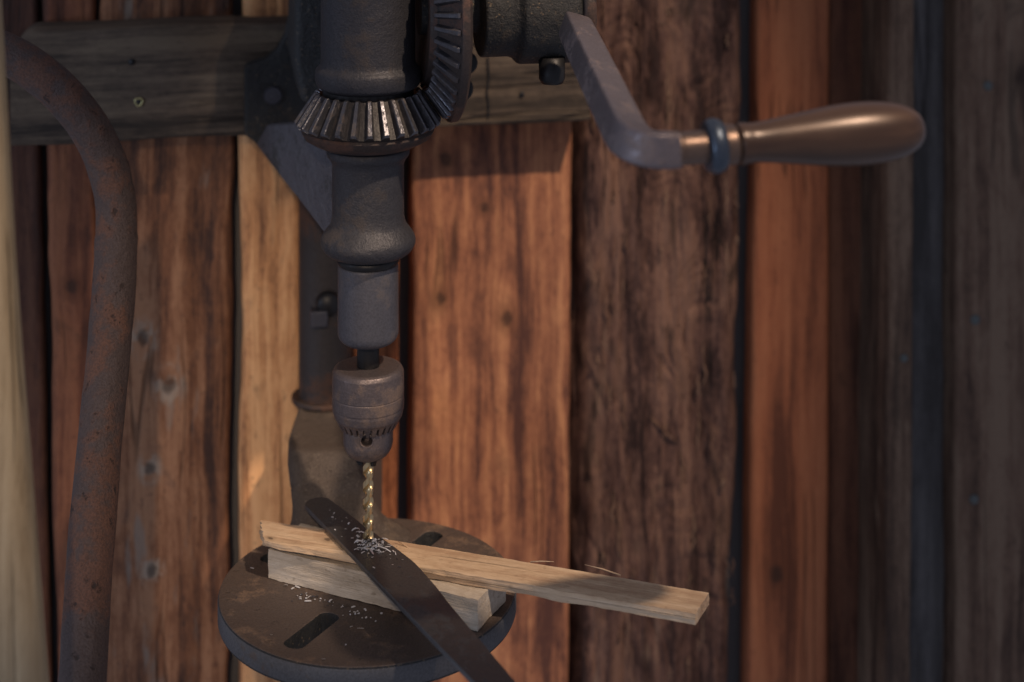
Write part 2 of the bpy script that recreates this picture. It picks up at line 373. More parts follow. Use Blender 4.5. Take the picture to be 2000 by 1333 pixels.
# ------------------------------------------------------------------ mounting board
z0, z1 = 1.3735, 1.4640
bl = wallat(20, 200, 0); br = wallat(1153, 200, 0); bl.z = br.z = z0
Lb = (br - bl).length
board_m = wood('board_wood', (.038, .031, .026), (.092, .070, .053), (.145, .112, .080), along='X', stain=.45, stainc=(.035, .028, .022), rough=.85, spec=.15, grain=.9)
nx = 120; V = []; Fc = []; prof = []
def boardprof():
    pts = []; e = .004; h = z1 - z0; T = .044
    for i in range(9): pts.append((-T / 2 * 0 + 0, e + (h - 2 * e) * i / 8))       # front, local y = 0
    pts.append((.0012, h - .0012)); pts.append((e, h)); pts.append((T, h)); pts.append((T, 0)); pts.append((e, 0)); pts.append((.0012, .0012))
    return pts
bp = boardprof(); n = len(bp)
for i in range(nx + 1):
    x = Lb * i / nx
    for (y, z) in bp:
        k = .0012 * noise.fractal(Vector((x * 9, y * 30, z * 60)), 1, 2, 3)
        zz = z + (.0016 * noise.noise(Vector((x * 11, 0, 4 if z > .04 else 9))) if (z < .006 or z > z1 - z0 - .006) else 0)
        rnd = max(0, .02 - x); 
        zz = zz + (-.018 * (rnd / .02) ** 2 if z > .06 else 0)
        V.append((x, y + k, zz))
for i in range(nx):
    for j in range(n): Fc.append((i * n + j, i * n + (j + 1) % n, (i + 1) * n + (j + 1) % n, (i + 1) * n + j))
Fc.append(tuple(range(n))); Fc.append(tuple(nx * n + j for j in range(n)))
board = build('mounting_board', V, Fc, board_m, None, loc=bl, rz=WA); smooth_angle(board, 40)
tag(board, 'thick grey weathered horizontal board carrying the drill casting', 'board')
def onboard(px, py):
    p = wallat(px, py, 0) - bl; return Vector((p.dot(WD), 0, p.z))
def bpart(name, prof, px, py, mat, y=0, seg=20):
    mm = MB(); c = onboard(px, py); mm.lathe(prof, (c.x, y, c.z), (0, -1, 0), seg)
    o = build(name, mm.V, mm.F, mat, None, smooth=True); o.parent = board; return o
mm = MB(); c = onboard(271, 199)
N_ = 28
for i in range(N_):
    a0 = 2 * PI * i / N_
    for j in range(8):
        b0 = 2 * PI * j / 8; rr = .0029 + .0008 * math.cos(b0) + .0003 * math.sin(3 * a0)
        mm.V.append(Vector((c.x + rr * math.cos(a0), -.0008 - .0008 * math.sin(b0), c.z + rr * math.sin(a0))))
for i in range(N_):
    for j in range(8): mm.F.append((i * 8 + j, i * 8 + (j + 1) % 8, ((i + 1) % N_) * 8 + (j + 1) % 8, ((i + 1) % N_) * 8 + j))
ey = build('eyelet', mm.V, mm.F, M['brass'], None, smooth=True); ey.parent = board
bpart('screw_hole', [(.0025, .0012), (.0025, -.002)], 271, 199, M['black'], .0)
bpart('screw_hole', [(.0025, .0012), (.0025, -.002)], 257, 121, M['black'], .0)
bpart('screw_hole', [(.0022, .0012), (.0022, -.002)], 1019, 184, M['black'], .0)
mm = MB(); pts = [(952, 112), (955, 150), (951, 180), (954, 205), (953, 232)]
for (p0, p1) in zip(pts, pts[1:]):
    a = onboard(*p0); b = onboard(*p1); mm.prism([(a.x - .0007, -.0011, a.z), (a.x + .0007, -.0011, a.z), (b.x + .0006, -.0011, b.z), (b.x - .0006, -.0011, b.z)], (0, .003, 0))
cr = build('crack', mm.V, mm.F, M['black'], None); cr.parent = board

# ------------------------------------------------------------------ drill press
dp = empty('drill_press', (AX.x, AX.y, .95))
tag(dp, 'old hand cranked cast iron drill press bolted to the board', 'drill press')
P = 1 / KP
def ax(prof, name, mat, rr=.0008, seg=96, parent=dp, cx=0):
    """lathe on the drill axis, profile in picture pixels (radius, row)"""
    m = MB(); m.lathe(round_prof([(r * P, zat(y)) for r, y in prof], rr), (AX.x + cx * P, AX.y, 0), (0, 0, 1), seg)
    o = m.build(name, mat, parent, smooth=True); return smooth_angle(o, 50)
# frame casting: flange plate and web on the board, arm to the spindle bearings
def wp(pts, off): return [wallat(x, y, off) for x, y in pts]
outline = [(478, 131), (490, 125), (520, 116), (541, 98), (556, 70), (564, 35), (567, -30), (570, -160), (645, -160), (645, 150), (612, 240), (600, 300), (560, 330), (530, 318), (508, 290), (492, 274), (478, 266)]
m = MB(); m.prism(wp(outline, -.016), -WN * .0145); fr = m.build('frame', M['castrough'], dp, bevel=.0025, seg=3)
# triangular web running forward from the flange to the lower bearing
m = MB(); pts = []
for (x, y) in ((520, 245), (500, 282), (516, 303), (532, 324), (558, 358), (586, 393), (620, 438), (643, 468), (672, 478), (690, 470), (690, 262), (640, 236)):
    t = (x - 500) / 170; D = 1.305 + (1.165 - 1.305) * max(0, t) ** 1.1; pts.append(at(x, y, D))
fpts = pts; d = Vector((.30, 1, 0)).normalized() * .009
c0 = sum(fpts, Vector()) / len(fpts)
m.add([c0, c0 + d] + fpts + [p + d for p in fpts], [(0, 2 + i, 2 + (i + 1) % 12) for i in range(12)] + [(1, 14 + (i + 1) % 12, 14 + i) for i in range(12)] + [(2 + i, 2 + (i + 1) % 12, 14 + (i + 1) % 12, 14 + i) for i in range(12)])
o = m.build('web', M['web'], dp, bevel=.002, seg=3)
# upright rib to the left of the upper housing
m = MB()
rib = [wallat(x, y, -.10) for x, y in ((590, 205), (574, 120), (576, 60), (580, -160), (650, -160), (650, 205))]
m.prism(rib, -WN * .084); m.build('rib', M['castrough'], dp, bevel=.006, seg=4)
m = MB()
ctr = Vector((AX.x, AX.y, 0)); back = Vector((-.050, .165, 0))
zc_ = (zat(-150) + zat(0)) / 2; hz = abs(zat(-150) - zat(0)) / 2
m.box(ctr + back * .5 + Vector((0, 0, zc_)), (.018, 0, 0), back * .5, (0, 0, hz))
m.build('bearing_arm', M['cast'], dp, bevel=.004, seg=3)
ax([(92, -170), (92, 118), (94, 126), (103, 134), (104, 150), (100, 166), (90, 172)], 'upper_bearing', M['cast'], .002)
ax([(88, 170), (88, 190)], 'spindle', M['black'])
ax([(72, 284), (80, 288), (82, 300), (74, 310), (70, 318), (70, 420), (73, 436), (84, 450), (92, 462), (93, 474), (86, 488), (74, 496), (60, 498)], 'lower_bearing', M['cast'], .0022)
ax([(54, 494), (60, 500), (62, 507), (58, 515), (50, 519)], 'collar', M['black'], .001)
ax([(50, 512), (56, 514), (59, 518), (59.5, 650), (56, 660), (46, 668), (22, 672)], 'quill', M['quill'], .002)
ax([(22, 665), (22, 700), (21, 722)], 'spindle', M['black'])

# bevel gears ---------------------------------------------------------------
def bevel_gear(name, apex, axis, N, ro, ao, inner, body, depth=9, phase=0., tooth_mat=None):
    """apex of the pitch cone, axis pointing from apex to the gear, outer radius / axial distance in px"""
    axis = Vector(axis).normalized(); q = axis.to_track_quat('Z', 'Y'); ro *= P; ao *= P; depth *= P
    ca = math.hypot(ro, ao); nr, na = ao / ca, -ro / ca                    # cone normal (radial, axial) pointing off the teeth
    k = [(-.5, -1), (-.30, -1), (-.17, -.15), (-.12, 0), (.12, 0), (.17, -.15), (.30, -1)]
    ends = [inner - .012, inner, 1 - .015, 1.0]; V = []; Fc = []
    for e_i, e in enumerate(ends):
        for t in range(N):
            for (f, d) in k:
                a = 2 * PI * (t + phase + f) / N; dd = depth * d * (1 if e_i in (1, 2) else 1) - (depth * .25 if e_i in (0, 3) and d > -.9 else 0)
                dd *= e
                r_ = ro * e + nr * dd; h_ = ao * e + na * dd
                V.append(Vector(apex) + q @ Vector((r_ * math.cos(a), r_ * math.sin(a), h_)))
    n = N * len(k)
    for j in range(3):
        for i in range(n): Fc.append((j * n + i, j * n + (i + 1) % n, (j + 1) * n + (i + 1) % n, (j + 1) * n + i))
    # closing rings towards the body (below tooth roots)
    base = len(V)
    for e, dd in ((ends[0], -depth * 1.6), (1.0, -depth * 1.6)):
        for i in range(n):
            t = i // len(k); f = k[i % len(k)][0]; a = 2 * PI * (t + phase + f) / N
            r_ = ro * e + nr * dd; h_ = ao * e + na * dd
            V.append(Vector(apex) + q @ Vector((r_ * math.cos(a), r_ * math.sin(a), h_)))
    for i in range(n):
        j = (i + 1) % n
        Fc.append((base + i, base + j, j, i)); Fc.append((3 * n + i, 3 * n + j, base + n + j, base + n + i))
    g = build(name, V, Fc, tooth_mat or M['gear'], dp)
    g.data.materials.append(M['gapshade']); nk = len(k)
    for p_i, pol in enumerate(g.data.polygons):
        if p_i < 3 * n:
            if (p_i % nk) in (0, 6): pol.material_index = 1
        else: pol.material_index = 1
    mb = MB(); mb.lathe([(r * P, h * P) for r, h in body], apex, axis, 96)
    b = build('hub', mb.V, mb.F, M['gearbody'], g, smooth=True); smooth_angle(b, 45)
    return g
SH = 27                                                       # row of the crank shaft on the drill axis
apex = Vector((AX.x, AX.y, zat(SH)))
bevel_gear('bevel_gear', apex, (0, 0, -1), 28, 145, 210, .72,
           [(80, 140), (84, 146), (86, 152), (114, 205), (126, 219), (129, 228), (122, 240), (108, 248), (94, 255), (76, 258)], depth=15, phase=.5)
bevel_gear('bevel_gear', apex, WD, 40, 210, 145, .74,
           [(40, 112), (134, 103), (138, 110), (184, 138), (204, 149), (213, 152), (215, 156), (214, 166), (205, 172), (60, 176)], depth=15, phase=.3)
# crank shaft drum
def sh(prof, name, mat, rr=.001, org=apex, seg=72):
    m = MB(); m.lathe(round_prof([(r * P, h * P) for r, h in prof], rr), org, WD, seg); return smooth_angle(m.build(name, mat, dp, smooth=True), 50)
sh([(45, 100), (45, 215), (88, 218), (92, 222), (92, 275), (96, 285), (108, 295), (109, 400), (103, 408)], 'crank_hub', M['castrough'], .002)
sh([(80, 404), (112, 408), (116, 414), (116, 428), (110, 433), (40, 435)], 'hub_flange', M['gearbody'], .002)
# lug behind the large gear and set screw under the drum
m = MB()
for (px, py, r, D) in ((905, 118, 24, 1.21), (895, 168, 26, 1.22)):
    m.lathe([(r * P, -.006), (r * P, .014)], at(px, py, D), WN, 32)
m.build('lug', M['black'], dp, bevel=.002)
m = MB(); c = at(1078, 128, 1.155)
m.lathe([(.0, .006), (.0092, .006), (.0092, -.009), (.0075, -.0125), (.003, -.0132)], c, (0, 0, 1), 40); m.build('set_screw', M['black'], dp, smooth=True); 
# bolt on the flange
m = MB(); c = wallat(533, 186, -.016); m.lathe([(.0072, -.002), (.0072, .0028), (.0064, .0038), (0, .0042)], c, WN, 28); smooth_angle(m.build('bolt', M['bolt'], dp, smooth=True))
# crank arm and handle --------------------------------------------------------
a0 = at(1122, 52, 1.125); e0 = at(1238, 296, .90)
d1 = (e0 - a0).normalized()
path = [a0 + d1 * t * (e0 - a0).length for t in (0, .02, .25, .5, .75, .86)]
e1 = e0 + d1 * .004; e2 = e0 + WD * .019
cb = [path[-1], e0 + d1 * .000, e2]
bend = [(1 - t) ** 2 * cb[0] + 2 * t * (1 - t) * cb[1] + t * t * cb[2] for t in [k / 8 for k in range(1, 9)]]
path = path + bend + [e0 + WD * .024]
w_ = .0097
rad = [w_ * .93, w_ * .97, w_, w_, w_] + [w_ * 1.0] * (len(path) - 5)
rad[-1] = w_ * .97
m = MB(); m.sweep(path, rad, 64, .92, up=Vector((.32, 0, 1)).normalized()); smooth_angle(m.build('crank_arm', M['crank'], dp, smooth=True), 60)
hd = (WD + Vector((0, 0, .035))).normalized(); ho = e0 + WD * .023
def hl(prof, name, mat, rr=.0008, parent=dp):
    m = MB(); m.lathe(round_prof([(a_ * HS, b_ * HL) for a_, b_ in prof], rr), ho, hd, 64); return smooth_angle(m.build(name, mat, parent, smooth=True), 50)
HS = .915; HL = .985
hl([(.0, 0), (.0098, .0), (.0108, .001), (.0108, .003), (.0100, .004), (.0100, .0215), (.0, .0215)], 'ferrule', M['ferrule'])
hl([(.004, .0180), (.0148, .0185), (.0165, .0215), (.0165, .0245), (.0148, .0280), (.004, .0285)], 'ring', M['ring'], .0012)
hl([(.004, .028), (.0122, .028), (.0122, .0345), (.0105, .0365), (.004, .037)], 'ferrule', M['ferrule'])
hp = [(.004, .0362), (.0116, .0368), (.0124, .040), (.0119, .046), (.0126, .054), (.0146, .068), (.0168, .083), (.0183, .096), (.0190, .107), (.0188, .118), (.0176, .128), (.0152, .137), (.0112, .144), (.0062, .1475), (.0, .1485)]
m = MB(); pr = [tuple(p) for p in spline([(a_, b_, 0) for a_, b_ in hp], 5)]; m.lathe([(p[0] * HS, p[1] * HL) for p in pr], ho, hd, 64); m.build('handle', M['handle'], dp, smooth=True)

# column ----------------------------------------------------------------------
cD = 1.350; cc = at(635, 0, cD); KC = F / cD; colr = 51 / KC
def zc2(py, D=cD): return CZ - (py - HOR) / F * D
m = MB(); m.lathe([(colr, zc2(250)), (colr, zc2(1400))], (cc.x, cc.y, 0), (0, 0, 1), 64); smooth_angle(m.build('column', M['column'], dp, smooth=True))
m = MB(); p = at(622, 617, cD - .021); m.box(p, WD * .0068, WN * .010, (0, 0, .0065)); m.build('set_screw', M['bolt'], dp, bevel=.0012)
m = MB(); p = at(640, 590, cD - .019); m.lathe([(.0, .010), (.008, .0095), (.0098, .006), (.0098, -.004)], p, WN, 24); m.build('lug', M['black'], dp, smooth=True)

# table -----------------------------------------------------------------------
TZ = 1.1013; TR = .1028; TT = .0165
def circ(r, n=128, c=(0, 0)): return [(c[0] + r * math.cos(2 * PI * i / n), c[1] + r * math.sin(2 * PI * i / n)) for i in range(n)]
def slot(ang, r0, r1, w):
    out = []; ca, sa = math.cos(ang), math.sin(ang); h = w / 2
    for k in range(9): t = PI / 2 + PI * k / 8; out.append((r0 + h * .7 * math.cos(t), h * math.sin(t)))
    for k in range(9): t = -PI / 2 + PI * k / 8; out.append((r1 + h * .7 * math.cos(t), h * math.sin(t)))
    return [(x * ca - y * sa, x * sa + y * ca) for x, y in out]
cu = bpy.data.curves.new('table', 'CURVE'); cu.dimensions = '2D'; cu.fill_mode = 'BOTH'; cu.extrude = TT / 2 - .0008; cu.bevel_depth = .0008; cu.bevel_resolution = 2
for pts in [circ(TR - .0008), circ(.010, 40)] + [slot(R(a_), .047, .086, .0165) for a_ in (61, 151, 241, 331)]:
    sp = cu.splines.new('POLY'); sp.points.add(len(pts) - 1); sp.use_cyclic_u = True
    for i, (x, y) in enumerate(pts): sp.points[i].co = (x, y, 0, 1)
tmp = bpy.data.objects.new('tmp', cu); C.objects.link(tmp); bpy.context.view_layer.update()
tme = bpy.data.meshes.new_from_object(tmp.evaluated_get(bpy.context.evaluated_depsgraph_get())); bpy.data.objects.remove(tmp)
tb = bpy.data.objects.new('table', tme); C.objects.link(tb); tb.parent = dp; tb.location = Vector((AX.x, AX.y, TZ - TT / 2)) - dp.location
tme.materials.clear(); tme.materials.append(M['rusttable']); smooth_angle(tb, 30)
tme.materials.append(M['castrough'])
for pol in tme.polygons:
    if abs(pol.normal.z) < .3: pol.material_index = 1  # slot walls in darker iron, shade of the slots put into the colour
# turned rim skin, a little proud, in the greyer colour of the edge
m = MB(); V = []
rp = [(TR - .0004, TZ - .0012), (TR + .0005, TZ - .0022), (TR + .0005, TZ - TT + .002), (TR - .002, TZ - TT - .0006)]
m.lathe(rp, (AX.x, AX.y, 0), (0, 0, 1), 128, cap=False); o = m.build('rim', M['rim'], dp, smooth=True)
# boss and ribs under the table
m = MB(); m.lathe([(.030, TZ - TT + .001), (.030, TZ - .045), (.018, TZ - .05)], (AX.x, AX.y, 0), (0, 0, 1), 48)
for a_ in (15, 105, 195, 285):
    d = Vector((math.cos(R(a_)), math.sin(R(a_)), 0)); n_ = Vector((-d.y, d.x, 0))
    c = Vector((AX.x, AX.y, TZ - TT)); m.prism([c + n_ * .003, c + n_ * .003 + d * .085, c + n_ * .003 + d * .025 + Vector((0, 0, -.03)), c + n_ * .003 + Vector((0, 0, -.03))], -n_ * .006)
m.build('table_boss', M['rim'], dp)
# table bracket: socket round the column flaring into the back of the table
def ring(cx, cy, a_, b_, z, n=64, pw=2.0):
    out = []
    for i in range(n):
        t = 2 * PI * i / n; c_, s_ = math.cos(t), math.sin(t); k = (abs(c_) ** pw + abs(s_) ** pw) ** (-1 / pw)
        out.append(Vector((cx + a_ * k * c_, cy + b_ * k * s_, z)))
    return out
secs = []
# rows given as (height above the table, left px, right px, depth of front face, depth of back)
m = MB()
for rows in (((.0515, 572, 695, 1.258, 1.36, 5), (.0530, 562, 704, 1.250, 1.365, 5), (.0515, 556, 710, 1.244, 1.37, 5), (.040, 556, 715, 1.238, 1.37, 5), (.028, 563, 722, 1.230, 1.37, 5), (.012, 576, 730, 1.224, 1.37, 4.5), (-.03, 576, 730, 1.224, 1.37, 4.5), (-.05, 580, 725, 1.23, 1.36, 2.5)),
             ((.040, 590, 705, 1.2385, 1.255, 3), (.028, 572, 722, 1.228, 1.252, 3), (.018, 577, 735, 1.221, 1.250, 3), (.010, 577, 750, 1.213, 1.249, 3), (.0045, 573, 772, 1.206, 1.249, 2.6), (.0015, 566, 798, 1.200, 1.249, 2.6), (-.0020, 556, 818, 1.192, 1.248, 2.5))):
    secs = []
    for (h, l, r, df, db, pw) in rows:
        dm = 1.25; xl = (l - 1000) / F * dm; xr = (r - 1000) / F * dm
        secs.append(ring((xl + xr) / 2, (df + db) / 2, (xr - xl) / 2, (db - df) / 2, TZ + h, pw=pw))
    V = [v for s_ in secs for v in s_]; n = 64; Fc = []
    for j in range(len(secs) - 1):
        for i in range(n): Fc.append((j * n + i, j * n + (i + 1) % n, (j + 1) * n + (i + 1) % n, (j + 1) * n + i))
    Fc.append(tuple(range(n))); Fc.append(tuple((len(secs) - 1) * n + i for i in range(n)))
    m.add(V, Fc)
o = m.build('table_bracket', M['arm'], dp, smooth=True)
m = MB(); m.lathe(round_prof([(colr, TZ + .052), (colr + .006, TZ + .052), (colr + .006, TZ + .0565), (colr, TZ + .0565)], .0015), (cc.x, cc.y, 0), (0, 0, 1), 48); m.build('column_collar', M['column'], dp, smooth=True)

# chuck -----------------------------------------------------------------------
ck = ax([(20, 716), (24, 714), (60, 715), (66, 718), (69.5, 725), (70, 745), (70, 767), (69.2, 768.5), (70, 770), (70.3, 790), (69.3, 792), (69.5, 797), (66, 811), (61, 818), (52, 820)], 'chuck', M['chuck'], .0006, parent=dp)
ax([(49, 815), (46.5, 820), (46.5, 831), (48.8, 836), (48.8, 862), (46, 874), (40, 884), (33, 890), (20, 893), (18, 897), (8, 899)], 'chuck_body', M['chuck'], .0012, parent=ck)
# the geared skirt of the sleeve: teeth as separate wedges of one ring
V = []; Fc = []; N_ = 28; m = MB()
for t in range(N_):
    a_ = 2 * PI * (t + .3) / N_; w = 2 * PI / N_
    for (ra, za), (rb, zb) in (((64.5 * P, 813), (54 * P, 833)),):
        pts = []
        for rr_, zz, f in ((ra, za, .38), (rb, zb, .24)):
            for sg in (-1, 1):
                pts.append(Vector((AX.x + rr_ * math.cos(a_ + sg * f * w), AX.y + rr_ * math.sin(a_ + sg * f * w), zat(zz))))
        inn = [Vector((AX.x, AX.y, v.z)) + (v - Vector((AX.x, AX.y, v.z))) * .80 for v in pts]
        m.add(pts + inn, [(0, 1, 3, 2), (4, 6, 7, 5), (0, 4, 5, 1), (2, 3, 7, 6), (0, 2, 6, 4), (1, 5, 7, 3)])
g = m.build('chuck_teeth', M['chuck'], ck); g['kind'] = 'stuff'
# chuck key hole
ha = R(-88); hd_ = Vector((math.cos(ha), math.sin(ha), 0)); hc = Vector((AX.x, AX.y, zat(842.5))) + hd_ * 48.6 * P
body = bpy.data.objects['chuck_body']
m = MB(); m.lathe([(.0039, -.010), (.0039, .004)], hc, hd_, 32); cutter = build('cutter', m.V, m.F, M['black'], None)
cutter.data.transform(Matrix.Translation(-Vector(dp.location))); cutter.location = dp.location
cut(body, cutter); smooth_angle(body, 45)
mr = MB()
for i in range(32):
    t = 2 * PI * i / 32; u = Vector((0, 0, 1)).cross(hd_); rad_ = u * math.cos(t) + Vector((0, 0, 1)) * math.sin(t)
    for j in range(8):
        b0 = 2 * PI * j / 8; mr.V.append(hc + hd_ * (-.0003) + rad_ * (.0045 + .0006 * math.cos(b0)) + hd_ * .0004 * math.sin(b0))
for i in range(32):
    for j in range(8): mr.F.append((i * 8 + j, i * 8 + (j + 1) % 8, ((i + 1) % 32) * 8 + (j + 1) % 8, ((i + 1) % 32) * 8 + j))
mr.build('hole_rim', M['chuck'], ck, smooth=True)
for k in range(3):
    a_ = R(-60 + 120 * k); d = Vector((math.cos(a_), math.sin(a_), 0)); n_ = Vector((-d.y, d.x, 0)); m = MB()
    zt, zb = zat(894), zat(908)
    cx_ = Vector((AX.x, AX.y, 0)); m.prism([cx_ + d * .0036 + Vector((0, 0, zt)), cx_ + d * .0088 + Vector((0, 0, zt)), cx_ + d * .0070 + Vector((0, 0, zb + .001)), cx_ + d * .0034 + Vector((0, 0, zb))], n_ * .0028)
    o = m.build('jaw', M['black'], ck, bevel=.0004)

# drill bit ------------------------------------------------------------------
bz0, bz1 = zat(880), 1.1322; BR = .0037; pitch = 66 * P
bit = empty('drill_bit', (AX.x, AX.y, bz1)); tag(bit, 'gold coloured twist drill bit clamped in the chuck', 'drill bit')
def crossr(t, taper=1.):
    """radius of a two-fluted cross section at angle t"""
    u = (t % PI) / PI                      # one land + one flute per half turn
    if u < .40: return 1.0 if u > .10 else 1.0
    f = (u - .40) / .60; return 1 - .62 * math.sin(PI * f) ** .6
nz = 190; seg = 56; V = []; Fc = []
for j in range(nz + 1):
    z = bz1 + (bz0 - bz1) * j / nz; tip = min(1, (z - bz1) / (BR * .62) + .03)
    fl = 1 if z < zat(905) + .012 else 0
    for i in range(seg):
        t = 2 * PI * i / seg; tw = -(z - bz1) / pitch * 2 * PI
        r_ = BR * (crossr(t + 1.2)) * tip
        V.append(Vector((AX.x + r_ * math.cos(t - tw), AX.y + r_ * math.sin(t - tw), z)))
for j in range(nz):
    for i in range(seg): Fc.append((j * seg + i, j * seg + (i + 1) % seg, (j + 1) * seg + (i + 1) % seg, (j + 1) * seg + i))
Fc.append(tuple(range(seg))); Fc.append(tuple(nz * seg + i for i in range(seg)))
o = build('flutes', V, Fc, M['bit'], bit, smooth=True); smooth_angle(o, 42)

# ------------------------------------------------------------------ wooden block, wooden strip, steel bar
bm_ = wood('grey_sawn_block', (.42, .35, .27), (.50, .43, .345), (.57, .50, .41), along='X', stain=.7, stainc=(.27, .21, .15), rough=.95, spec=.1, grain=.9, patch=2.0, crack=0)
BL, BWd, BH = .1645, .043, .0203
def grid_block(L, Wd, H, nx, ny, nz, fn):
    idx = {}; V = []; Fc = []
    def vid(i, j, k):
        if (i, j, k) not in idx: idx[(i, j, k)] = len(V); V.append(fn(i / nx, j / ny, k / nz))
        return idx[(i, j, k)]
    for i in range(nx):
        for j in range(ny):
            Fc.append((vid(i, j, nz), vid(i + 1, j, nz), vid(i + 1, j + 1, nz), vid(i, j + 1, nz))); Fc.append((vid(i, j, 0), vid(i, j + 1, 0), vid(i + 1, j + 1, 0), vid(i + 1, j, 0)))
        for k in range(nz):
            Fc.append((vid(i, 0, k), vid(i + 1, 0, k), vid(i + 1, 0, k + 1), vid(i, 0, k + 1))); Fc.append((vid(i, ny, k), vid(i, ny, k + 1), vid(i + 1, ny, k + 1), vid(i + 1, ny, k)))
    for j in range(ny):
        for k in range(nz):
            Fc.append((vid(0, j, k), vid(0, j, k + 1), vid(0, j + 1, k + 1), vid(0, j + 1, k))); Fc.append((vid(nx, j, k), vid(nx, j + 1, k), vid(nx, j + 1, k + 1), vid(nx, j, k + 1)))
    return V, Fc
def fb(u, v, w):
    n_ = noise.noise_vector(Vector((u * 40, v * 12, w * 8))) * .00035
    return Vector((u * BL, v * BWd, w * BH)) + n_ + noise.noise_vector(Vector((u * 7, v * 3, w * 3 + 5))) * .0006
V, Fc = grid_block(BL, BWd, BH, 90, 14, 10, fb)
ob = build('wooden_block', V, Fc, bm_, None, loc=flat(524, 1131, TZ) + Vector((0, 0, .0006)), rz=math.atan2(-.0705, .1487)); smooth_angle(ob, 45)
tag(ob, 'grey rough sawn wooden block lying directly on the round table', 'wooden block')
BT = TZ + BH + .0012
SL, SW, ST = .3165, .0290, .0076
sl = Vector((-.1756, 1.1689, BT)); sa = math.atan2(-.0996, .299)
def fs(u, v, w):
    x = u * SL; y = (v - .5) * SW; z = w * ST
    y += .0018 * math.sin(u * 3.1) + noise.noise(Vector((u * 9, v * 2, 1))) * .0007
    if w > .9 and 0 < v < 1: z += noise.noise(Vector((u * 22, v * 6, 3))) * .0004
    if v < .01 and w > .5: y += .0016 * abs(noise.noise(Vector((u * 26, 0, 2)))); z -= .0012 * abs(noise.noise(Vector((u * 19, 0, 7))))
    if v < .01 and w < .5: y += .0022 * (.4 + noise.noise(Vector((u * 15, 0, 12))))
    if u < .1: x -= .0095 * v * (1 - u / .1) * min(1, SL / .3)
    if u < .06: k = (.06 - u) / .06; x += k * (.006 * (1 - v) ** 1.5 + .003 * noise.noise(Vector((v * 9, w * 3, 2)))); y += k * .003 * (1 - v)
    x += .0025 * (1 - v) * 0 + (u > .97) * (-.003 * (1 - v) + .0010 * noise.noise(Vector((v * 12, w * 5, 8))))
    # waney underside near the left
    if w < .5 and v < .2 and u < .45: z += .0045 * (1 - u / .45)
    return Vector((x, y, z)) + noise.noise_vector(Vector((u * 60, v * 9, w * 8))) * .00022
V, Fc = grid_block(SL, SW, ST, 150, 12, 6, fs)
sp_k = []
for (px, py, r) in ((640, 1054, .0022), (528, 1052, .0018)):
    p = flat(px, py, BT + ST) - sl; q_ = Matrix.Rotation(-sa, 3, 'Z') @ p; sp_k.append((q_.y, q_.x, r))
strip_m = wood('pale_split_wood', (.40, .26, .16), (.54, .385, .245), (.62, .46, .31), along='X', knots=sp_k, stain=.5, stainc=(.26, .16, .10), rough=.8, spec=.25, grain=.9, patch=1.2, crack=.1)
strip = empty('wooden_strip', sl, sa); tag(strip, 'long pale split wooden strip lying across the block and overhanging right', 'wooden strip')
o = build('split_wood', V, Fc, strip_m, None); o.parent = strip; smooth_angle(o, 45)
def strip_local(px, py, z=BT + ST): return Matrix.Rotation(-sa, 3, 'Z') @ (flat(px, py, z) - sl)
for (p0, p1, lift) in (((1212, 1124), (1142, 1109), .002), ((1036, 1098), (1082, 1101), .0012), ((800, 1072), (772, 1061), .002)):
    a = strip_local(*p0); b = strip_local(*p1) + Vector((0, 0, lift)); m = MB(); mid = (a + b) / 2 + Vector((0, 0, lift * .3))
    m.sweep([a, mid, b], [.0005, .0004, .00012], 6); o = build('splinter', m.V, m.F, strip_m, None, smooth=True); o.parent = strip
# bar
BZ = BT + ST + .0009; BTK = .0036
topz = BZ + BTK
Lp = [(595, 986), (640, 1033), (690, 1085), (729, 1127), (768, 1168), (810, 1212), (868, 1272), (927, 1333), (985, 1393)]
Rp = [(641, 973), (675, 998), (712, 1027), (758, 1059), (790, 1083), (810, 1099), (836, 1127), (858, 1153), (881, 1183), (943, 1256), (1005, 1329), (1065, 1400)]
tip_ = [(597, 981), (603, 976), (615, 972), (630, 970.5)]
org = flat(729, 1057, BZ); 
Lw = spline([(*flat(*p, topz).xy, 0) for p in Lp], 5); Rw = spline([(*flat(*p, topz).xy, 0) for p in Rp], 5); Tw = [Vector((*flat(*p, topz).xy, 0)) for p in tip_]
outl = list(reversed(Lw)) + Tw + Rw
sag = lambda p: -.0 * 0 - .02 * max(0, 1.06 - p.y) ** 2 * 4
n = len(outl); m = MB()
bar_o = Vector((org.x, org.y, BZ))
bmm = bmesh.new()
vt = [bmm.verts.new((p.x - org.x, p.y - org.y, BTK)) for p in outl]; f = bmm.faces.new(vt)
ext = bmesh.ops.extrude_face_region(bmm, geom=[f]); bmesh.ops.translate(bmm, verts=[g for g in ext['geom'] if isinstance(g, bmesh.types.BMVert)], vec=(0, 0, -BTK))
bmesh.ops.recalc_face_normals(bmm, faces=bmm.faces)
me = bpy.data.meshes.new('steel_bar'); bmm.to_mesh(me); bmm.free(); me.materials.append(M['bar'])
bar = bpy.data.objects.new('steel_bar', me); C.objects.link(bar); bar.location = bar_o
bv = bar.modifiers.new('bevel', 'BEVEL'); bv.width = .0006; bv.segments = 2; bv.limit_method = 'ANGLE'; bv.angle_limit = R(50); me.shade_smooth(); w = bar.modifiers.new('wn', 'WEIGHTED_NORMAL'); w.keep_sharp = True
tag(bar, 'dark flat steel blade with rounded end under the drill bit', 'steel bar')
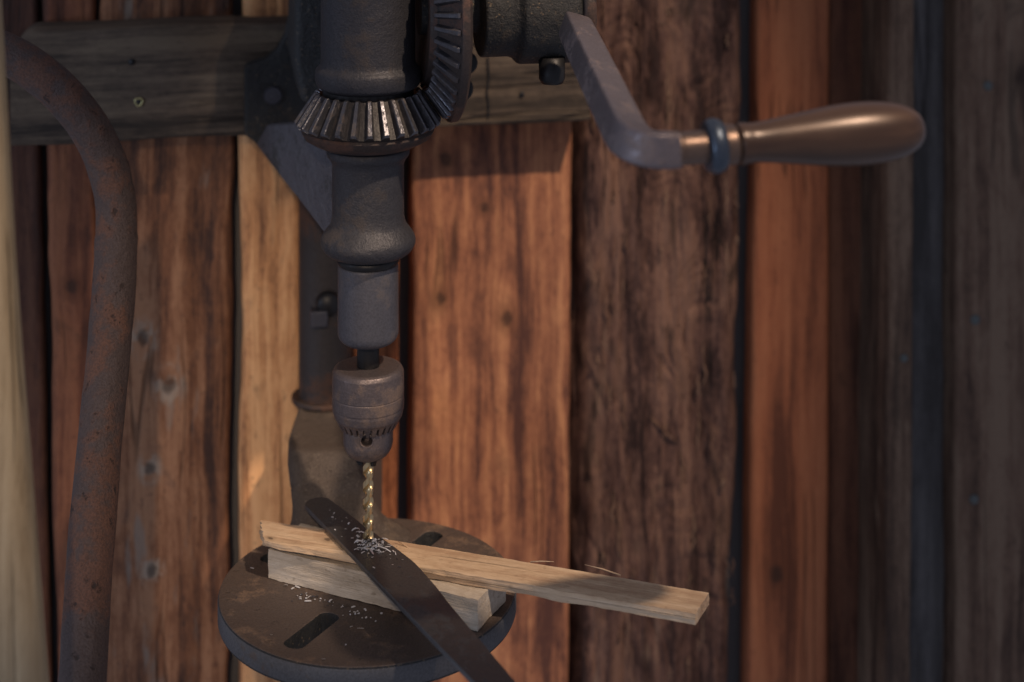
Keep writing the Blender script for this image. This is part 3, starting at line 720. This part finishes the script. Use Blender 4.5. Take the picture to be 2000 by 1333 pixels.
# shallow drilled crater
# ------------------------------------------------------------------ shavings
def flakes(name, spots, label, z, big=1.):
    m = MB(); rr = random.Random(len(spots) * 3 + 1)
    for (x, y, sx) in spots:
        L = rr.choice((.0005, .0008, .0012, .0018)) * rr.uniform(.7, 1.2) * sx * big; Wd_ = rr.uniform(.0002, .0007) * (1 if sx < 2 else 1.2); a = rr.uniform(0, 2 * PI) if rr.random() < .5 else rr.gauss(.3, .5)
        t = rr.uniform(-.45, .45); curl = rr.uniform(0, 1.6); n_ = 5; base = Vector((x, y, z + Wd_ * .6 + .0001))
        d = Vector((math.cos(a), math.sin(a), 0)); sd = Vector((-d.y, d.x, 0)) * math.cos(t) + Vector((0, 0, 1)) * math.sin(t); pts = []
        for k in range(n_):
            f_ = k / (n_ - 1) - .5; p = base + d * (f_ * 2 * L * math.cos(curl * abs(f_))) + Vector((0, 0, 1)) * L * curl * .5 * (.25 - f_ * f_) * 2
            taper = 1 - 1.4 * abs(f_) ** 2 * 2 * .5
            pts += [p - sd * Wd_ * taper, p + sd * Wd_ * taper]
        up = Vector((0, 0, .00012)); m.add(pts + [p + up for p in pts],
              [(2 * k, 2 * k + 1, 2 * k + 3, 2 * k + 2) for k in range(n_ - 1)] + [(2 * n_ + 2 * k, 2 * n_ + 2 * k + 2, 2 * n_ + 2 * k + 3, 2 * n_ + 2 * k + 1) for k in range(n_ - 1)])
    for (px, py) in (CURL if z > TZ + .02 else ()):
        p0 = flat(px, py, z); a = rr.uniform(0, PI); d = Vector((math.cos(a), math.sin(a), rr.uniform(0, .3))).normalized(); sx = d.cross(Vector((0, 0, 1))).normalized(); sy = sx.cross(d); cr_ = rr.uniform(.0005, .0009); Lc = rr.uniform(.002, .0045)
        pts = [p0 + d * (t / 22 - .5) * Lc + (sx * math.cos(t * .85) + sy * math.sin(t * .85)) * cr_ + Vector((0, 0, cr_)) for t in range(23)]
        m.sweep(pts, [.00016] * 23, 5)
    o = build(name, m.V, m.F, M['swarf'], None); o.data.materials.append(M['bolt'])
    for p_i, pol in enumerate(o.data.polygons):
        if p_i < len(spots) * 8 and (p_i // 8) % 3 == 0 and spots[p_i // 8][2] < 1.5: pol.material_index = 1
    tag(o, label, 'metal shavings', kind='stuff'); return o
rr = random.Random(5); sp_ = []
for k in range(80):
    px = rr.gauss(722, 19); py = 1062 + rr.gauss(4, 9) + (px - 722) * .10
    e = flat(px, py, topz)
    if math.hypot(e.x - AX.x, e.y - AX.y) < .0042: continue
    sp_.append((e.x, e.y, rr.choice((.7, 1, 1, 1.3))))
for (px, py, s_) in ((682, 1024, 2.2), (676, 1013, 1.2), (705, 1043, 2.6), (695, 1037, 2), (719, 1074, 3.8), (744, 1075, 4.2), (735, 1063, 3), (731, 1071, 3.2), (708, 1055, 2.6), (745, 1066, 2.8), (698, 1058, 2.2), (726, 1080, 2.2), (757, 1070, 2.2), (742, 1061, 2.4), (752, 1054, 3), (768, 1078, 2), (772, 1082, 1.6), (688, 1053, 2), (712, 1072, 3), (653, 1003, 1), (668, 1020, .8), (700, 1062, 2), (730, 1110, .8), (698, 1071, 1.6)):
    e = flat(px, py, topz); sp_.append((e.x, e.y, s_))
for k in range(40):
    t = rr.random(); px = 640 + 150 * t + rr.gauss(0, 9); py = 1005 + 105 * t + rr.gauss(0, 8); e = flat(px, py, topz)
    if 640 < px < 790: sp_.append((e.x, e.y, .55))
CURL = [(723, 1066), (712, 1060), (737, 1068), (728, 1075), (705, 1066), (747, 1062), (716, 1071), (741, 1079), (699, 1050), (732, 1058)]
flakes('metal_shavings', sp_, 'bright curled metal shavings heaped on the steel blade round the drill tip', topz)
sp_ = []
for k in range(46):
    t = rr.random(); px = 585 + 150 * t + rr.gauss(0, 12); py = 1155 + 46 * t + abs(rr.gauss(0, 9)) + 4; e = flat(px, py, TZ); sp_.append((e.x, e.y, rr.choice((.5, .8, 1.1))))
for (px, py, s_) in ((558, 1146, 3), (581, 1149, 2.6), (572, 1152, 1.6), (604, 1168, 2), (646, 1176, 1.5), (704, 1230, 1.6), (686, 1226, 1.2), (715, 1209, 2), (745, 1201, 2), (690, 1188, 2.2), (696, 1198, 2), (560, 1230, 1), (530, 1242, 1), (492, 1112, 1), (462, 1170, .8), (675, 1262, .8), (632, 1290, .8)):
    e = flat(px, py, TZ); sp_.append((e.x, e.y, s_))
flakes('metal_shavings', sp_, 'sparse bright metal shavings scattered on the rusty round table', TZ + .0003)

# ------------------------------------------------------------------ bent rusty pipe
pc = [(-60, 84, 1.19), (-5, 98, 1.19), (56, 130, 1.19), (118, 180, 1.19), (170, 243, 1.195), (205, 312, 1.2), (224, 380, 1.2), (227, 455, 1.195), (223, 560, 1.18), (211, 700, 1.16), (199, 820, 1.14), (183, 1000, 1.11), (171, 1160, 1.085), (161, 1333, 1.05), (150, 1500, 1.02)]
pth = spline([tuple(at(*p)) for p in pc], 8)
m = MB(); rad = []
for i, p in enumerate(pth):
    t = i / len(pth); rad.append(.0145 + .0004 * noise.noise(p * 30) + (.0008 if t > .5 else 0))
m.sweep(pth, rad, 40)
V = [v + (noise.noise_vector(v * 60) * .0005 + noise.noise_vector(v * 220) * .00022) for v in m.V]
root = at(150, 1500, 1.02)
pipe = build('rusty_pipe', [v - root for v in V], m.F, M['pipe'], None, smooth=True, loc=root)
tag(pipe, 'bent brown rusty iron pipe standing left of the drill', 'pipe')

# ------------------------------------------------------------------ pale timber at the left edge
pm = wood('pale_timber', (.21, .15, .085), (.32, .24, .145), (.38, .295, .185), along='Z', stain=.25, stainc=(.2, .15, .09), rough=.8, grain=.8, patch=.4)
m = MB(); rows = []
D = .92
for (py, xr) in ((-120, -24), (0, -14), (250, 0), (500, 14), (700, 28), (1000, 52), (1333, 78), (1450, 88)):
    c = at(xr, py, D); pts = [(-.10, 0), (-.012, 0), (-.005, .0015), (-.0015, .005), (0, .008), (0, .016), (-.10, .016)]
    rows.append([c + Vector((x, y, 0)) for x, y in pts])
V = [v for r_ in rows for v in r_]; n = 7; Fc = []
for j in range(len(rows) - 1):
    for i in range(n): Fc.append((j * n + i, j * n + (i + 1) % n, (j + 1) * n + (i + 1) % n, (j + 1) * n + i))
Fc.append(tuple(range(n))); Fc.append(tuple((len(rows) - 1) * n + i for i in range(n)))
root = at(96, 1450, D)
o = build('timber_post', [v - root for v in V], Fc, pm, None, loc=root); smooth_angle(o, 40)
tag(o, 'pale yellowish planed timber post cut off by the left edge', 'post')
